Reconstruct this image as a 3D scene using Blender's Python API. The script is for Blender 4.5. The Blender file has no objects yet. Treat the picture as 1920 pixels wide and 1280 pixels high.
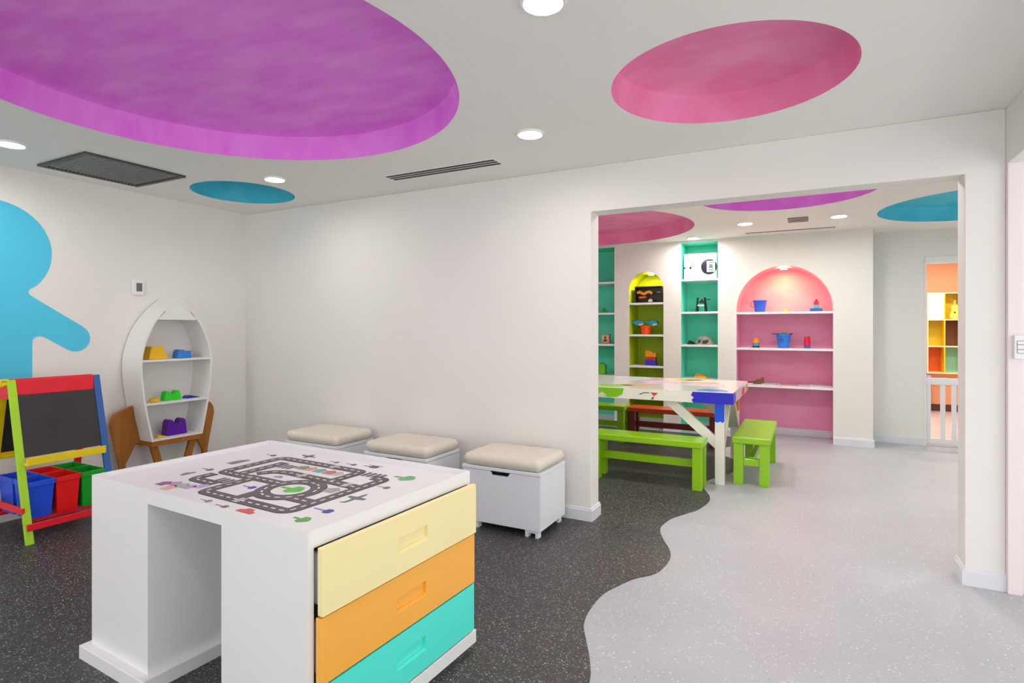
import bpy, bmesh, math, random
from mathutils import Vector, Matrix
random.seed(7)
R = math.radians
scene = bpy.context.scene
COL = scene.collection

# ---------------------------------------------------------------- camera, world, exposure
cam_d = bpy.data.cameras.new('camera')
cam = bpy.data.objects.new('camera', cam_d)
COL.objects.link(cam)
cam.location = (0, 0, 1.35)
cam.rotation_euler = (R(90), 0, R(27.75))
cam_d.sensor_width = 36
cam_d.lens = 1062 / 1920 * 36
cam_d.shift_y = -25 / 1920
cam_d.clip_start = 0.05
scene.camera = cam

world = bpy.data.worlds.new('World')
scene.world = world
world.use_nodes = True
world.node_tree.nodes['Background'].inputs[0].default_value = (1.0, 0.99, 0.98, 1)
world.node_tree.nodes['Background'].inputs[1].default_value = 1.45

vs = scene.view_settings
vs.view_transform = 'Standard'
vs.look = 'None'
vs.gamma = 1
vs.use_curve_mapping = False
vs.exposure = 0.6
LAMP = 95.0        # radiance of the ceiling lamps' diffusers

# ---------------------------------------------------------------- materials
def lin(c):
    return tuple((x / 12.92 if x <= 0.04045 else ((x + 0.055) / 1.055) ** 2.4) for x in [v / 255 for v in c])

MATS = {}
def mat(name, rgb, rough=0.5, var=0.05, scale=8.0, bump=0.0, bscale=60.0, metal=0.0, emit=0.0, stretch=None, rgb2=None, coat=0.0, spec=0.5):
    if name in MATS: return MATS[name]
    m = bpy.data.materials.new(name); m.use_nodes = True
    nt = m.node_tree; N = nt.nodes; L = nt.links
    b = N['Principled BSDF']
    c = lin(rgb)
    tc = N.new('ShaderNodeTexCoord'); mp = N.new('ShaderNodeMapping')
    L.new(tc.outputs['Object'], mp.inputs['Vector'])
    if stretch: mp.inputs['Scale'].default_value = stretch
    nz = N.new('ShaderNodeTexNoise'); nz.inputs['Scale'].default_value = scale; nz.inputs['Detail'].default_value = 4
    L.new(mp.outputs[0], nz.inputs['Vector'])
    rp = N.new('ShaderNodeValToRGB')
    if rgb2: c2 = lin(rgb2)
    else: c2 = None
    lo = c if c2 else tuple(x * (1 - var) for x in c)
    hi = c2 if c2 else tuple(min(1, x * (1 + var)) for x in c)
    rp.color_ramp.elements[0].position = 0.3; rp.color_ramp.elements[0].color = (*lo, 1)
    rp.color_ramp.elements[1].position = 0.7; rp.color_ramp.elements[1].color = (*hi, 1)
    L.new(nz.outputs['Fac'], rp.inputs[0])
    L.new(rp.outputs[0], b.inputs['Base Color'])
    b.inputs['Roughness'].default_value = rough
    b.inputs['Metallic'].default_value = metal
    b.inputs['Coat Weight'].default_value = coat
    b.inputs['Specular IOR Level'].default_value = spec
    if bump > 0:
        n2 = N.new('ShaderNodeTexNoise'); n2.inputs['Scale'].default_value = bscale; n2.inputs['Detail'].default_value = 3
        L.new(mp.outputs[0], n2.inputs['Vector'])
        bp = N.new('ShaderNodeBump'); bp.inputs['Strength'].default_value = bump; bp.inputs['Distance'].default_value = 0.004
        L.new(n2.outputs['Fac'], bp.inputs['Height']); L.new(bp.outputs[0], b.inputs['Normal'])
    if emit > 0:
        b.inputs['Emission Color'].default_value = (*c, 1)
        b.inputs['Emission Strength'].default_value = emit
    MATS[name] = m
    return m

def floor_mat(name, base, base2, flecks, dens, scale, rough, spec=0.5):
    m = bpy.data.materials.new(name); m.use_nodes = True
    nt = m.node_tree; N = nt.nodes; L = nt.links
    b = N['Principled BSDF']; b.inputs['Roughness'].default_value = rough; b.inputs['Specular IOR Level'].default_value = spec
    tc = N.new('ShaderNodeTexCoord')
    nz = N.new('ShaderNodeTexNoise'); nz.inputs['Scale'].default_value = 1.6; nz.inputs['Detail'].default_value = 5
    L.new(tc.outputs['Object'], nz.inputs['Vector'])
    rp = N.new('ShaderNodeValToRGB')
    rp.color_ramp.elements[0].position = .3; rp.color_ramp.elements[0].color = (*lin(base), 1)
    rp.color_ramp.elements[1].position = .7; rp.color_ramp.elements[1].color = (*lin(base2), 1)
    L.new(nz.outputs['Fac'], rp.inputs[0])
    cur = rp.outputs[0]
    # warped coordinates give the flecks crooked outlines
    wz = N.new('ShaderNodeTexNoise'); wz.inputs['Scale'].default_value = scale * .9; wz.inputs['Detail'].default_value = 1
    L.new(tc.outputs['Object'], wz.inputs['Vector'])
    sc = N.new('ShaderNodeVectorMath'); sc.operation = 'SCALE'; sc.inputs['Scale'].default_value = 1.6 / scale
    L.new(wz.outputs['Color'], sc.inputs[0])
    ad = N.new('ShaderNodeVectorMath'); ad.operation = 'ADD'
    L.new(tc.outputs['Object'], ad.inputs[0]); L.new(sc.outputs[0], ad.inputs[1])
    for i, (fc, th, dm) in enumerate(flecks):
        mp = N.new('ShaderNodeMapping'); mp.inputs['Location'].default_value = (i * 7.3, i * 3.1, 0); mp.inputs['Rotation'].default_value = (0, 0, i * 1.1)
        mp.inputs['Scale'].default_value = (1, 1.9, 1)
        L.new(ad.outputs[0], mp.inputs[0])
        v = N.new('ShaderNodeTexVoronoi'); v.voronoi_dimensions = '2D'; v.inputs['Scale'].default_value = scale
        L.new(mp.outputs[0], v.inputs['Vector'])
        sp = N.new('ShaderNodeSeparateColor'); L.new(v.outputs['Color'], sp.inputs[0])
        g = N.new('ShaderNodeMath'); g.operation = 'GREATER_THAN'; g.inputs[1].default_value = th; L.new(sp.outputs[0], g.inputs[0])
        d = N.new('ShaderNodeMath'); d.operation = 'LESS_THAN'; d.inputs[1].default_value = dm; L.new(v.outputs['Distance'], d.inputs[0])
        k = N.new('ShaderNodeMath'); k.operation = 'MULTIPLY'; L.new(g.outputs[0], k.inputs[0]); L.new(d.outputs[0], k.inputs[1])
        mx = N.new('ShaderNodeMix'); mx.data_type = 'RGBA'
        L.new(k.outputs[0], mx.inputs['Factor']); L.new(cur, mx.inputs['A']); mx.inputs['B'].default_value = (*lin(fc), 1)
        cur = mx.outputs['Result']
    L.new(cur, b.inputs['Base Color'])
    n2 = N.new('ShaderNodeTexNoise'); n2.inputs['Scale'].default_value = 180; L.new(tc.outputs['Object'], n2.inputs['Vector'])
    bp = N.new('ShaderNodeBump'); bp.inputs['Strength'].default_value = .12; bp.inputs['Distance'].default_value = .002
    L.new(n2.outputs['Fac'], bp.inputs['Height']); L.new(bp.outputs[0], b.inputs['Normal'])
    MATS[name] = m
    return m

wall_m = mat('wall_paint', (236, 234, 230), .6, .012, 2.0, .05, 240)
ceil_m = mat('ceiling_paint', (244, 243, 238), .7, .012, 2.0, .05, 240)
base_m = mat('skirting_paint', (226, 228, 234), .4, .01)
white_m = mat('white_laminate', (238, 238, 240), .35, .01, 3)
jamb_m = mat('jamb_pink_light', (240, 227, 230), .5, .01)  # pinkish light from the adjoining room, put into the jamb's colour
light_floor = floor_mat('light_vinyl', (176, 178, 185), (187, 189, 195), [((222, 224, 230), .93, .3), ((158, 160, 168), .95, .28)], .9, 80, .42)
dark_floor = floor_mat('dark_vinyl', (50, 47, 54), (62, 58, 60), [((98, 64, 66), .8, .40), ((50, 84, 88), .78, .42), ((70, 88, 62), .85, .4), ((182, 184, 186), .82, .23), ((150, 150, 140), .86, .22)], .9, 78, .45)
purple_m = mat('purple_plaster', (236, 118, 236), .75, scale=3.2, bump=.3, bscale=14, stretch=(1, 2.6, 1), rgb2=(246, 152, 246))
pink_m = mat('pink_plaster', (244, 128, 182), .75, scale=3.2, bump=.3, bscale=14, stretch=(1, 2.2, 1), rgb2=(250, 158, 202))
teal_m = mat('blue_plaster', (62, 188, 216), .75, scale=4, bump=.3, bscale=14, rgb2=(92, 204, 226))
nteal_m = mat('teal_niche_paint', (104, 236, 206), .6, .04, 2.5)
nolive_m = mat('olive_niche_paint', (174, 200, 30), .6, .05, 2.5)
npink_m = mat('pink_niche_paint', (246, 150, 190), .6, scale=2.5, stretch=(1, 1, 2), rgb2=(248, 168, 202))
lamp_m = mat('lamp_diffuser', (255, 250, 240), .5, 0, emit=LAMP)
warm_m = mat('warm_lamp_diffuser', (255, 206, 110), .5, 0, emit=LAMP * 3.0)
farlamp_m = mat('far_room_lamp_diffuser', (255, 250, 242), .5, 0, emit=LAMP * 1.7)
black_m = mat('black_slot', (14, 14, 15), .6, .05)
grille_m = mat('grey_grille', (196, 196, 192), .5, .06, 30, metal=.2)
board_m = mat('chalkboard', (44, 40, 44), .6, scale=6, rgb2=(56, 51, 55))

# ---------------------------------------------------------------- mesh helpers
class MB:
    def __init__(s): s.bm = bmesh.new()
    def box(s, x0, y0, z0, x1, y1, z1, M=None):
        vs_ = [Vector((x, y, z)) for z in (z0, z1) for y in (y0, y1) for x in (x0, x1)]
        if M is not None: vs_ = [M @ v for v in vs_]
        v = [s.bm.verts.new(p) for p in vs_]
        for f in ((0, 2, 3, 1), (4, 5, 7, 6), (0, 1, 5, 4), (2, 6, 7, 3), (0, 4, 6, 2), (1, 3, 7, 5)):
            s.bm.faces.new([v[i] for i in f])
        return s
    def hexa(s, pts):      # 8 points, the bottom ring then the top ring
        v = [s.bm.verts.new(p) for p in pts]
        s.bm.faces.new(v[0:4][::-1]); s.bm.faces.new(v[4:8])
        for i in range(4): s.bm.faces.new((v[i], v[(i + 1) % 4], v[4 + (i + 1) % 4], v[4 + i]))
        return s
    def beam(s, a, b, w, t, up=(0, 0, 1)):     # bar from a to b, width w across, thickness t
        a, b = Vector(a), Vector(b); d = (b - a).normalized(); u = Vector(up)
        sx = d.cross(u).normalized(); sy = sx.cross(d).normalized()
        s.hexa([p + sx * i * w / 2 + sy * j * t / 2 for p in (a, b) for i, j in ((-1, -1), (1, -1), (1, 1), (-1, 1))])
        return s
    def prism(s, poly, t0, t1, plane='xy'):    # polygon extruded along the missing axis
        def P(a, b, t):
            return {'xy': (a, b, t), 'xz': (a, t, b), 'yz': (t, a, b)}[plane]
        lo = [s.bm.verts.new(P(a, b, t0)) for a, b in poly]
        hi = [s.bm.verts.new(P(a, b, t1)) for a, b in poly]
        n = len(poly)
        s.bm.faces.new(lo[::-1]); s.bm.faces.new(hi)
        for i in range(n): s.bm.faces.new((lo[i], lo[(i + 1) % n], hi[(i + 1) % n], hi[i]))
        return s
    def lathe(s, prof, cx=0, cy=0, seg=24, M=None, cap0=True, cap1=True):
        rings = []
        for r, z in prof:
            ring = []
            for k in range(seg):
                a = 2 * math.pi * k / seg
                p = Vector((cx + r * math.cos(a), cy + r * math.sin(a), z))
                if M is not None: p = M @ p
                ring.append(s.bm.verts.new(p))
            rings.append(ring)
        for a, b in zip(rings, rings[1:]):
            for k in range(seg): s.bm.faces.new((a[k], a[(k + 1) % seg], b[(k + 1) % seg], b[k]))
        if cap0: s.bm.faces.new(rings[0][::-1])
        if cap1: s.bm.faces.new(rings[-1])
        return s
    def tube(s, pts, r, seg=8, closed=False):
        pts = [Vector(p) for p in pts]; rings = []
        n = len(pts)
        for i, p in enumerate(pts):
            q0 = pts[i - 1] if (i > 0 or closed) else p
            q1 = pts[(i + 1) % n] if (i < n - 1 or closed) else p
            d = (q1 - q0).normalized()
            up = Vector((0, 0, 1)) if abs(d.z) < .9 else Vector((1, 0, 0))
            a = d.cross(up).normalized(); b = a.cross(d)
            rings.append([s.bm.verts.new(p + (a * math.cos(2 * math.pi * k / seg) + b * math.sin(2 * math.pi * k / seg)) * r) for k in range(seg)])
        m = n if closed else n - 1
        for i in range(m):
            A, B = rings[i], rings[(i + 1) % n]
            for k in range(seg): s.bm.faces.new((A[k], A[(k + 1) % seg], B[(k + 1) % seg], B[k]))
        if not closed:
            s.bm.faces.new(rings[0][::-1]); s.bm.faces.new(rings[-1])
        return s
    def build(s, name, m, parent=None, bevel=0.0, smooth=False, segs=2, loc=None):
        bmesh.ops.recalc_face_normals(s.bm, faces=s.bm.faces)
        me = bpy.data.meshes.new(name); s.bm.to_mesh(me); s.bm.free()
        me.materials.append(m)
        o = bpy.data.objects.new(name, me); COL.objects.link(o)
        if parent is not None: o.parent = parent
        if loc: o.location = loc
        if smooth:
            for p in me.polygons: p.use_smooth = True
            md = o.modifiers.new('edge', 'EDGE_SPLIT'); md.split_angle = R(40)
        if bevel > 0:
            md = o.modifiers.new('bevel', 'BEVEL'); md.width = bevel; md.segments = segs; md.limit_method = 'ANGLE'; md.angle_limit = R(40)
        return o

def tag(o, label, cat, group=None):
    o['label'] = label; o['category'] = cat
    if group: o['group'] = group
    return o
def thing(name, label, cat, loc=(0, 0, 0), rz=0.0, group=None):
    o = bpy.data.objects.new(name, None); COL.objects.link(o)
    o.empty_display_size = .1
    o.location = loc; o.rotation_euler = (0, 0, rz)
    return tag(o, label, cat, group)
def struct(o, label=None):
    o['kind'] = 'structure'
    if label: o['label'] = label
    return o
def copy_tree(o, parent=None):
    c = o.copy(); COL.objects.link(c)
    if parent is not None: c.parent = parent
    for ch in list(o.children): copy_tree(ch, c)
    return c
def catmull(pts, n=8):
    out = []
    P = [pts[0]] + list(pts) + [pts[-1]]
    for i in range(1, len(P) - 2):
        p0, p1, p2, p3 = [Vector(P[i + k]) for k in (-1, 0, 1, 2)]
        for k in range(n):
            t = k / n
            out.append(tuple(.5 * ((2 * p1) + (p2 - p0) * t + (2 * p0 - 5 * p1 + 4 * p2 - p3) * t * t + (3 * p1 - p0 - 3 * p2 + p3) * t ** 3)))
    out.append(tuple(pts[-1]))
    return out

# ---------------------------------------------------------------- room dimensions
XL, Y0, Y1, HC = -4.97, 3.754, 3.915, 2.479      # left wall, dividing wall faces, ceiling
XR = 0.89                                        # right wall of the near room
YB = -3.2                                        # the near room goes on behind the camera
YN, YR = 7.547, 8.0                              # niche wall front, recessed wall
FXL, FXR = -4.2, 2.75                            # far room sides
ZL = 2.162                                       # lintel height

# ---------------------------------------------------------------- floor
m = MB(); m.box(XL - .12, YB, -.1, 3.2, 11.5, 0)
floor = struct(m.build('floor', light_floor), 'light grey speckled vinyl floor')
wave = [(-.70, 1.4), (-.70, 1.75), (-.743, 2.045), (-.789, 2.177), (-.848, 2.3), (-.896, 2.396), (-.918, 2.462), (-.933, 2.566), (-.929, 2.751), (-.887, 2.887),
        (-.836, 3.007), (-.753, 3.118), (-.727, 3.258), (-.727, 3.385), (-.759, 3.504), (-.834, 3.663), (-.883, 3.799), (-.894, 3.908),
        (-.866, 4.082), (-.788, 4.254), (-.734, 4.379), (-.697, 4.588), (-.708, 4.738), (-.745, 4.851), (-.80, 5.02), (-.80, 5.25), (-.69, 5.528), (-.612, 5.79),
        (-.60, 5.98), (-.68, 6.18), (-.80, 6.36), (-.88, 6.6), (-.84, 6.82), (-.70, 7.0), (-.66, 7.2), (-.74, 7.5)]
wv = catmull(wave, 6)
m = MB(); m.prism([(XL, 1.4 - 0)] + [(XL, YB)] + [(-.75, YB), (-.75, .2)] + [(-.72, .9)] + wv + [(FXL, 7.5), (FXL, Y1), (-1.353, Y1), (-1.353, Y0), (XL, Y0)], 0.0, .003)
struct(m.build('floor_dark', dark_floor, floor), 'dark flecked vinyl with a wavy edge')
bpy.data.objects['floor_dark'].name = 'dark_vinyl'

# ---------------------------------------------------------------- ceilings with round recesses
def ceiling_part(name, x0, y0, x1, y1, circles):
    bm = bmesh.new(); edges = []
    def loop(pts):
        v = [bm.verts.new((x, y, HC)) for x, y in pts]
        for i in range(len(v)): edges.append(bm.edges.new((v[i], v[(i + 1) % len(v)])))
    loop([(x0, y0), (x1, y0), (x1, y1), (x0, y1)])
    for cx, cy, r, mm, lb in circles:
        loop([(cx + r * math.cos(2 * math.pi * k / 96), cy + r * math.sin(2 * math.pi * k / 96)) for k in range(96)])
    bmesh.ops.triangle_fill(bm, use_beauty=True, use_dissolve=False, edges=edges)
    for f in bm.faces:
        if f.normal.z > 0: f.normal_flip()
    me = bpy.data.meshes.new(name); bm.to_mesh(me); bm.free(); me.materials.append(ceil_m)
    o = bpy.data.objects.new(name, me); COL.objects.link(o); struct(o)
    m = MB(); m.box(x0, y0, HC + .3, x1, y1, HC + .34); m.build('ceiling_slab', ceil_m, o)
    for cx, cy, r, mm, lb in circles:
        m = MB()
        prof = [(r, 0), (r, .125), (r - .012, .15), (r - .05, .165), (r * .55, .185), (r * .2, .19), (.01, .19)]
        m.lathe(prof, 0, 0, 96, cap0=False)
        for f in m.bm.faces: pass
        d = m.build('ceiling_recess', mm, o, smooth=True, loc=(cx, cy, HC))
        d['label'] = lb
    return o
ceiling_part('ceiling', XL - .1, YB, 3.2, Y0 + .08, [
    (-2.474, 1.717, 1.137, purple_m, 'large round purple ceiling recess'),
    (-.336, 2.760, .525, pink_m, 'round pink ceiling recess'),
    (-4.193, 3.152, .398, teal_m, 'small round blue ceiling recess')])
ceiling_part('ceiling_far', FXL - .1, Y0 + .08, 3.2, YR, [
    (-2.31, 6.185, 1.212, pink_m, 'round pink recess in the far room'),
    (-.193, 5.277, .698, purple_m, 'round purple recess in the far room'),
    (1.437, 6.582, .852, teal_m, 'round blue recess in the far room')])

# ---------------------------------------------------------------- walls
m = MB(); m.box(XL - .1, YB, 0, XL, Y0, HC); struct(m.build('wall_left', wall_m), 'white wall with the blue mural')
OX0, OX1 = -1.353, .722
m = MB()
m.prism([(XL - .1, 0), (OX0, 0), (OX0, ZL), (OX1, ZL), (OX1, 0), (XR, 0), (XR, HC), (XL - .1, HC)], Y0, Y1, 'xz')
struct(m.build('wall_back', wall_m, bevel=.004), 'white dividing wall with the wide opening')
# right wall: head beam above its doorway, jamb at the pier, solid wall behind the camera
m = MB(); m.box(XR, -.4, 2.19, 1.05, Y1, HC); m.box(XR, YB, 0, 1.05, -.4, HC)
struct(m.build('wall_right', wall_m, bevel=.003), 'white right wall above a doorway')
m = MB(); m.box(XR, 3.72, 0, .948, Y1, 2.19); struct(m.build('trim_1', jamb_m, bevel=.002), 'door jamb with pink light in its colour')
m = MB(); m.box(.948, 3.75, 0, 1.10, Y1, 2.19); struct(m.build('trim_2', base_m), 'grey rebate of the door jamb')

def baseboard(name, p0, p1, n, h=.095, t=.014):
    # profile board from p0 to p1, standing out along n
    p0, p1, n = Vector((*p0, 0)), Vector((*p1, 0)), Vector((*n, 0))
    prof = [(0, 0), (t, 0), (t, h * .80), (t * .55, h * .86), (t * .55, h * .93), (0, h)]
    m = MB()
    A = [m.bm.verts.new(p0 + n * a + Vector((0, 0, b))) for a, b in prof]
    B = [m.bm.verts.new(p1 + n * a + Vector((0, 0, b))) for a, b in prof]
    k = len(prof)
    for i in range(k): m.bm.faces.new((A[i], A[(i + 1) % k], B[(i + 1) % k], B[i]))
    m.bm.faces.new(A[::-1]); m.bm.faces.new(B)
    return struct(m.build(name, base_m))
baseboard('baseboard_back', (XL, Y0), (OX0, Y0), (0, -1))
baseboard('baseboard_opening', (OX0, Y0 - .014), (OX0, Y1 + .014), (1, 0))
baseboard('baseboard_pier', (OX1, Y0), (XR, Y0), (0, -1))
baseboard('baseboard_pier_side', (OX1, Y0 - .014), (OX1, Y1 + .014), (-1, 0))
baseboard('baseboard_left', (XL, YB), (XL, Y0 - .014), (1, 0))

# far room: niche wall, recessed wall with doorway, sides
NB = YN + .42
def arch(x0, x1, zs, n=28):
    r = (x1 - x0) / 2; c = (x0 + x1) / 2
    return [(c - r * math.cos(math.pi * k / n), zs + r * math.sin(math.pi * k / n)) for k in range(n + 1)]
NICHES = [   # outline from floor left, over the top, to floor right
    ('teal', [(-2.90, 0), (-2.90, 2.462), (-2.380, 2.462), (-2.380, 0)], nteal_m, [1.99, 1.563, 1.13, .70], 'teal niche behind the wall end', -2.90, -2.38),
    ('olive', [(-2.171, 0)] + arch(-2.171, -1.712, 1.872) + [(-1.712, 0)], nolive_m, [1.692, 1.265, .845, .42], 'olive and yellow arched niche', -2.171, -1.712),
    ('teal2', [(-1.485, 0), (-1.485, 2.452), (-1.031, 2.452), (-1.031, 0)], nteal_m, [1.985, 1.562, 1.137, .70], 'bright teal rectangular niche', -1.485, -1.031),
    ('pink', [(-.810, 0)] + arch(-.810, .237, 1.577, 40) + [(.237, 0)], npink_m, [1.548, 1.107, .652], 'wide pink arched niche', -.810, .237)]
m = MB(); outline = [(FXL, 0)]
for nm, out, mm, sh, lb, a, b in NICHES: outline += out
outline += [(.629, 0), (.629, HC), (FXL, HC)]
bm = m.bm; vs0 = [bm.verts.new((x, YN, z)) for x, z in outline]
ed = [bm.edges.new((vs0[i], vs0[(i + 1) % len(vs0)])) for i in range(len(vs0))]
bmesh.ops.triangle_fill(bm, use_beauty=True, use_dissolve=False, edges=ed)
m.box(.613, YN + .0005, 0, .629, YR, HC)
wall_far = struct(m.build('wall_far', wall_m), 'white wall with coloured shelf niches')
for nm, out, mm, sh, lb, a, b in NICHES:
    m = MB(); bm = m.bm
    f = [bm.verts.new((x, YN, z)) for x, z in out]; g = [bm.verts.new((x, NB, z)) for x, z in out]
    for i in range(len(out) - 1): bm.faces.new((f[i], f[i + 1], g[i + 1], g[i]))
    bm.faces.new(g)
    n = m.build('niche', mm, wall_far, smooth=True); n['label'] = lb
    for z in sh:
        s = MB(); s.box(a, YN + .006, z - .026, b, NB, z); s.build('shelf', white_m, n, bevel=.002)
    s = MB(); s.box(a, NB - .014, 0, b, NB, .09); s.build('skirting', base_m, n)
for i, (a, b) in enumerate([(-2.38, -2.171), (-1.712, -1.485), (-1.031, -.81), (.237, .643)]):
    baseboard('baseboard_far', (a, YN), (b, YN), (0, -1))
# recessed wall and its doorway
DX0, DX1, DZ = 1.177, 2.05, 2.107
m = MB(); m.prism([(.629, 0), (DX0, 0), (DX0, DZ), (DX1, DZ), (DX1, 0), (3.2, 0), (3.2, HC), (.629, HC)], YR, YR + .12, 'xz')
struct(m.build('wall_recess', wall_m), 'white wall beside the far doorway')
m = MB(); m.box(DX0 - .006, YR - .018, DZ - .01, DX1 + .06, YR + .13, DZ + .062)
m.box(DX0 - .012, YR - .006, 0, DX0 + .008, YR + .13, DZ)
struct(m.build('trim_3', white_m, bevel=.002), 'white frame of the far doorway')
baseboard('baseboard_recess', (.629, YR), (DX0 - .012, YR), (0, -1))
m = MB(); m.box(FXL - .1, Y1, 0, FXL, YN + .5, HC); struct(m.build('wall_far_left', wall_m))
m = MB(); m.box(FXR, Y1, 0, FXR + .1, YR, HC); struct(m.build('wall_far_right', wall_m))
m = MB(); m.box(XR + .16, Y0 + .001, 0, 3.2, Y1, HC); struct(m.build('wall_divider', wall_m))
# orange room behind the doorway
YO = 11.38
orange_m = mat('orange_wall_paint', (255, 178, 132), .6, .02, 2)
brownbase_m = mat('brown_skirting', (94, 48, 40), .5, .1)
pinkfloor_m = mat('pinkish_floor', (214, 190, 186), .4, .03)
m = MB(); m.box(.6, YO, 0, 3.2, YO + .1, HC); struct(m.build('wall_playroom', orange_m), 'orange wall of the room beyond the gate')
m = MB(); m.box(.6, YO - .015, 0, 3.2, YO, .115); struct(m.build('baseboard_playroom', brownbase_m))
m = MB(); m.box(.6, YR + .12, 0.0, 3.2, YO, .004); struct(m.build('floor_playroom', pinkfloor_m))
m = MB(); m.box(.6, YR + .12, HC, 3.2, YO, HC + .05); struct(m.build('ceiling_playroom', ceil_m))
m = MB(); m.box(.55, YR + .12, 0, .6, YO, HC); struct(m.build('wall_playroom_left', wall_m))
m = MB(); m.box(3.2, YR + .12, 0, 3.25, YO, HC); struct(m.build('wall_playroom_right', wall_m))

# ---------------------------------------------------------------- ceiling lamps
ring_m = mat('lamp_ring', (244, 243, 240), .4, .01)
def downlight(x, y, label, z=HC, r=.082, mm=None, name='downlight', cat='ceiling light', group='round downlights in the ceilings'):
    t = thing(name, label, cat, (x, y, z), group=group)
    m = MB(); m.lathe([(r * .80, -.002), (r * .84, -.012), (r * .96, -.012), (r, -.006), (r, 0)], 0, 0, 36, cap0=False, cap1=False); m.build('trim_ring', ring_m, t, smooth=True)
    m = MB(); m.lathe([(r * .82, -.006), (r * .82, -.001)], 0, 0, 36); m.build('diffuser', mm or (farlamp_m if y > Y1 else lamp_m), t)
    return t
downlight(-4.328, 1.638, 'lit round ceiling downlight above the blue wall figure at the left edge')
downlight(-3.581, 2.954, 'lit round ceiling downlight beside the small blue ceiling circle')
downlight(-1.436, 2.956, 'lit round ceiling downlight between the large purple and the pink circle')
downlight(-.816, 1.781, 'lit round ceiling downlight cut by the top edge of the picture')
downlight(-.618, 6.563, 'far room downlight left of the small dark ceiling vent')
downlight(.257, 6.562, 'far room downlight right of the small dark ceiling vent')
downlight(-1.29, 7.317, 'far room downlight right above the bright teal niche')
for x, y, lb in ((-3.9, .2, 'added fill lamp over the easel side, out of the picture'), (-.8, .2, 'added fill lamp above the camera, out of the picture'), (-2.4, -1.2, 'added fill lamp behind the camera, out of the picture')):  # unseen lamps added to fill the near room with light
    downlight(x, y, lb, group='added fill lamps out of view')
for x, y, lb in ((-3.6, 4.7, 'added far room fill lamp hidden behind the long white wall'), (1.6, 5.0, 'added far room fill lamp hidden behind the right pier'), (-1.2, 4.5, 'added far room fill lamp hidden above the left half of the lintel'), (.5, 4.5, 'added far room fill lamp hidden above the right half of the lintel'), (-2.6, 4.5, 'added far room fill lamp behind the wall end'), (2.3, 6.6, 'added far room fill lamp beyond the blue circle')):  # hidden lamps added to brighten the far room
    downlight(x, y, lb, group='added fill lamps out of view')
for x, y, lb in ((1.2, 9.0, 'left'), (2.4, 9.0, 'right'), (1.8, 10.2, 'middle')):  # unseen lamps added to brighten the orange room
    downlight(x, y, lb + ' added fill lamp in the orange room beyond the gate', r=.11, group='added fill lamps out of view')
# lamps in the arch tops
downlight(-1.915, YN + .17, 'small lit spotlight in the top of the yellow arch', 2.086, .045, warm_m, 'niche_spotlight', 'spotlight', 'spotlights in the arch tops')
downlight(-.286, YN + .17, 'small lit spotlight in the top of the pink arch', 2.085, .045, warm_m, 'niche_spotlight', 'spotlight', 'spotlights in the arch tops')

# ---------------------------------------------------------------- air grilles
t = thing('return_air_grille', 'dark grey rectangular return air grille in the ceiling', 'vent', (-4.405, 2.26, HC))
m = MB()
w, l = .31, .33
for a, b, c, d in ((-w, -l, w, -l + .03), (-w, l - .03, w, l), (-w, -l + .03, -w + .03, l - .03), (w - .03, -l + .03, w, l - .03)): m.box(a, b, -.014, c, d, 0)
m.build('grille_frame', mat('grille_frame_grey', (70, 70, 68), .5, .05), t)
m = MB(); m.box(-w + .02, -l + .02, -.003, w - .02, l - .02, -.001); m.build('filter', mat('filter_grey', (190, 190, 186), .8, .08, 40), t)
for k in range(24):
    y = -l + .045 + k * (2 * l - .09) / 23
    m = MB(); m.hexa([(-w + .03, y - .007, -.012), (w - .03, y - .007, -.012), (w - .03, y - .004, -.012), (-w + .03, y - .004, -.012), (-w + .03, y + .004, -.004), (w - .03, y + .004, -.004), (w - .03, y + .007, -.004), (-w + .03, y + .007, -.004)])
    m.build('louvre', grille_m, t)
def slot_diffuser(cx, cy, lx, wy, n, label, group=None):
    t = thing('slot_diffuser', label, 'vent', (cx, cy, HC), group=group)
    m = MB(); m.box(-lx / 2, -wy / 2, -.002, lx / 2, wy / 2, -.0005); m.build('plenum', black_m, t)
    m = MB(); e = .006
    m.box(-lx / 2 - e, -wy / 2 - e, -.004, lx / 2 + e, -wy / 2, 0); m.box(-lx / 2 - e, wy / 2, -.004, lx / 2 + e, wy / 2 + e, 0)
    m.box(-lx / 2 - e, -wy / 2, -.004, -lx / 2, wy / 2, 0); m.box(lx / 2, -wy / 2, -.004, lx / 2 + e, wy / 2, 0)
    m.build('slot_frame', white_m, t)
    for k in range(1, n):
        y = -wy / 2 + k * wy / n
        m = MB(); m.box(-lx / 2, y - .0035, -.004, lx / 2, y + .0035, -.001); m.build('blade', white_m, t)
slot_diffuser(-2.336, 3.348, .93, .125, 3, 'long black slot air diffuser with white blades in the near ceiling')
slot_diffuser(-.215, 7.26, .93, .06, 1, 'thin long slot diffuser in the far room ceiling')
t = thing('ceiling_vent', 'small dark square vent between the far room downlights', 'vent', (-.11, 6.585, HC))
m = MB(); m.box(-.095, -.15, -.004, .095, .15, -.001); m.build('opening', mat('vent_dark', (60, 58, 54), .6, .1), t)
m = MB()
for a, b, c, d in ((-.11, -.165, .11, -.15), (-.11, .15, .11, .165), (-.11, -.15, -.095, .15), (.095, -.15, .11, .15)): m.box(a, b, -.004, c, d, 0)
m.build('vent_frame', white_m, t)
for k in range(3):
    m = MB(); y = -.08 + k * .08; m.box(-.095, y - .004, -.006, .095, y + .004, -.004); m.build('blade', white_m, t)

# ---------------------------------------------------------------- mural and thermostat on the left wall
blue_m = mat('sky_blue_paint', (78, 204, 240), .55, .03, 3)
cy, cz, r = 1.7825, 1.896, .3426
half = []
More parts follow.
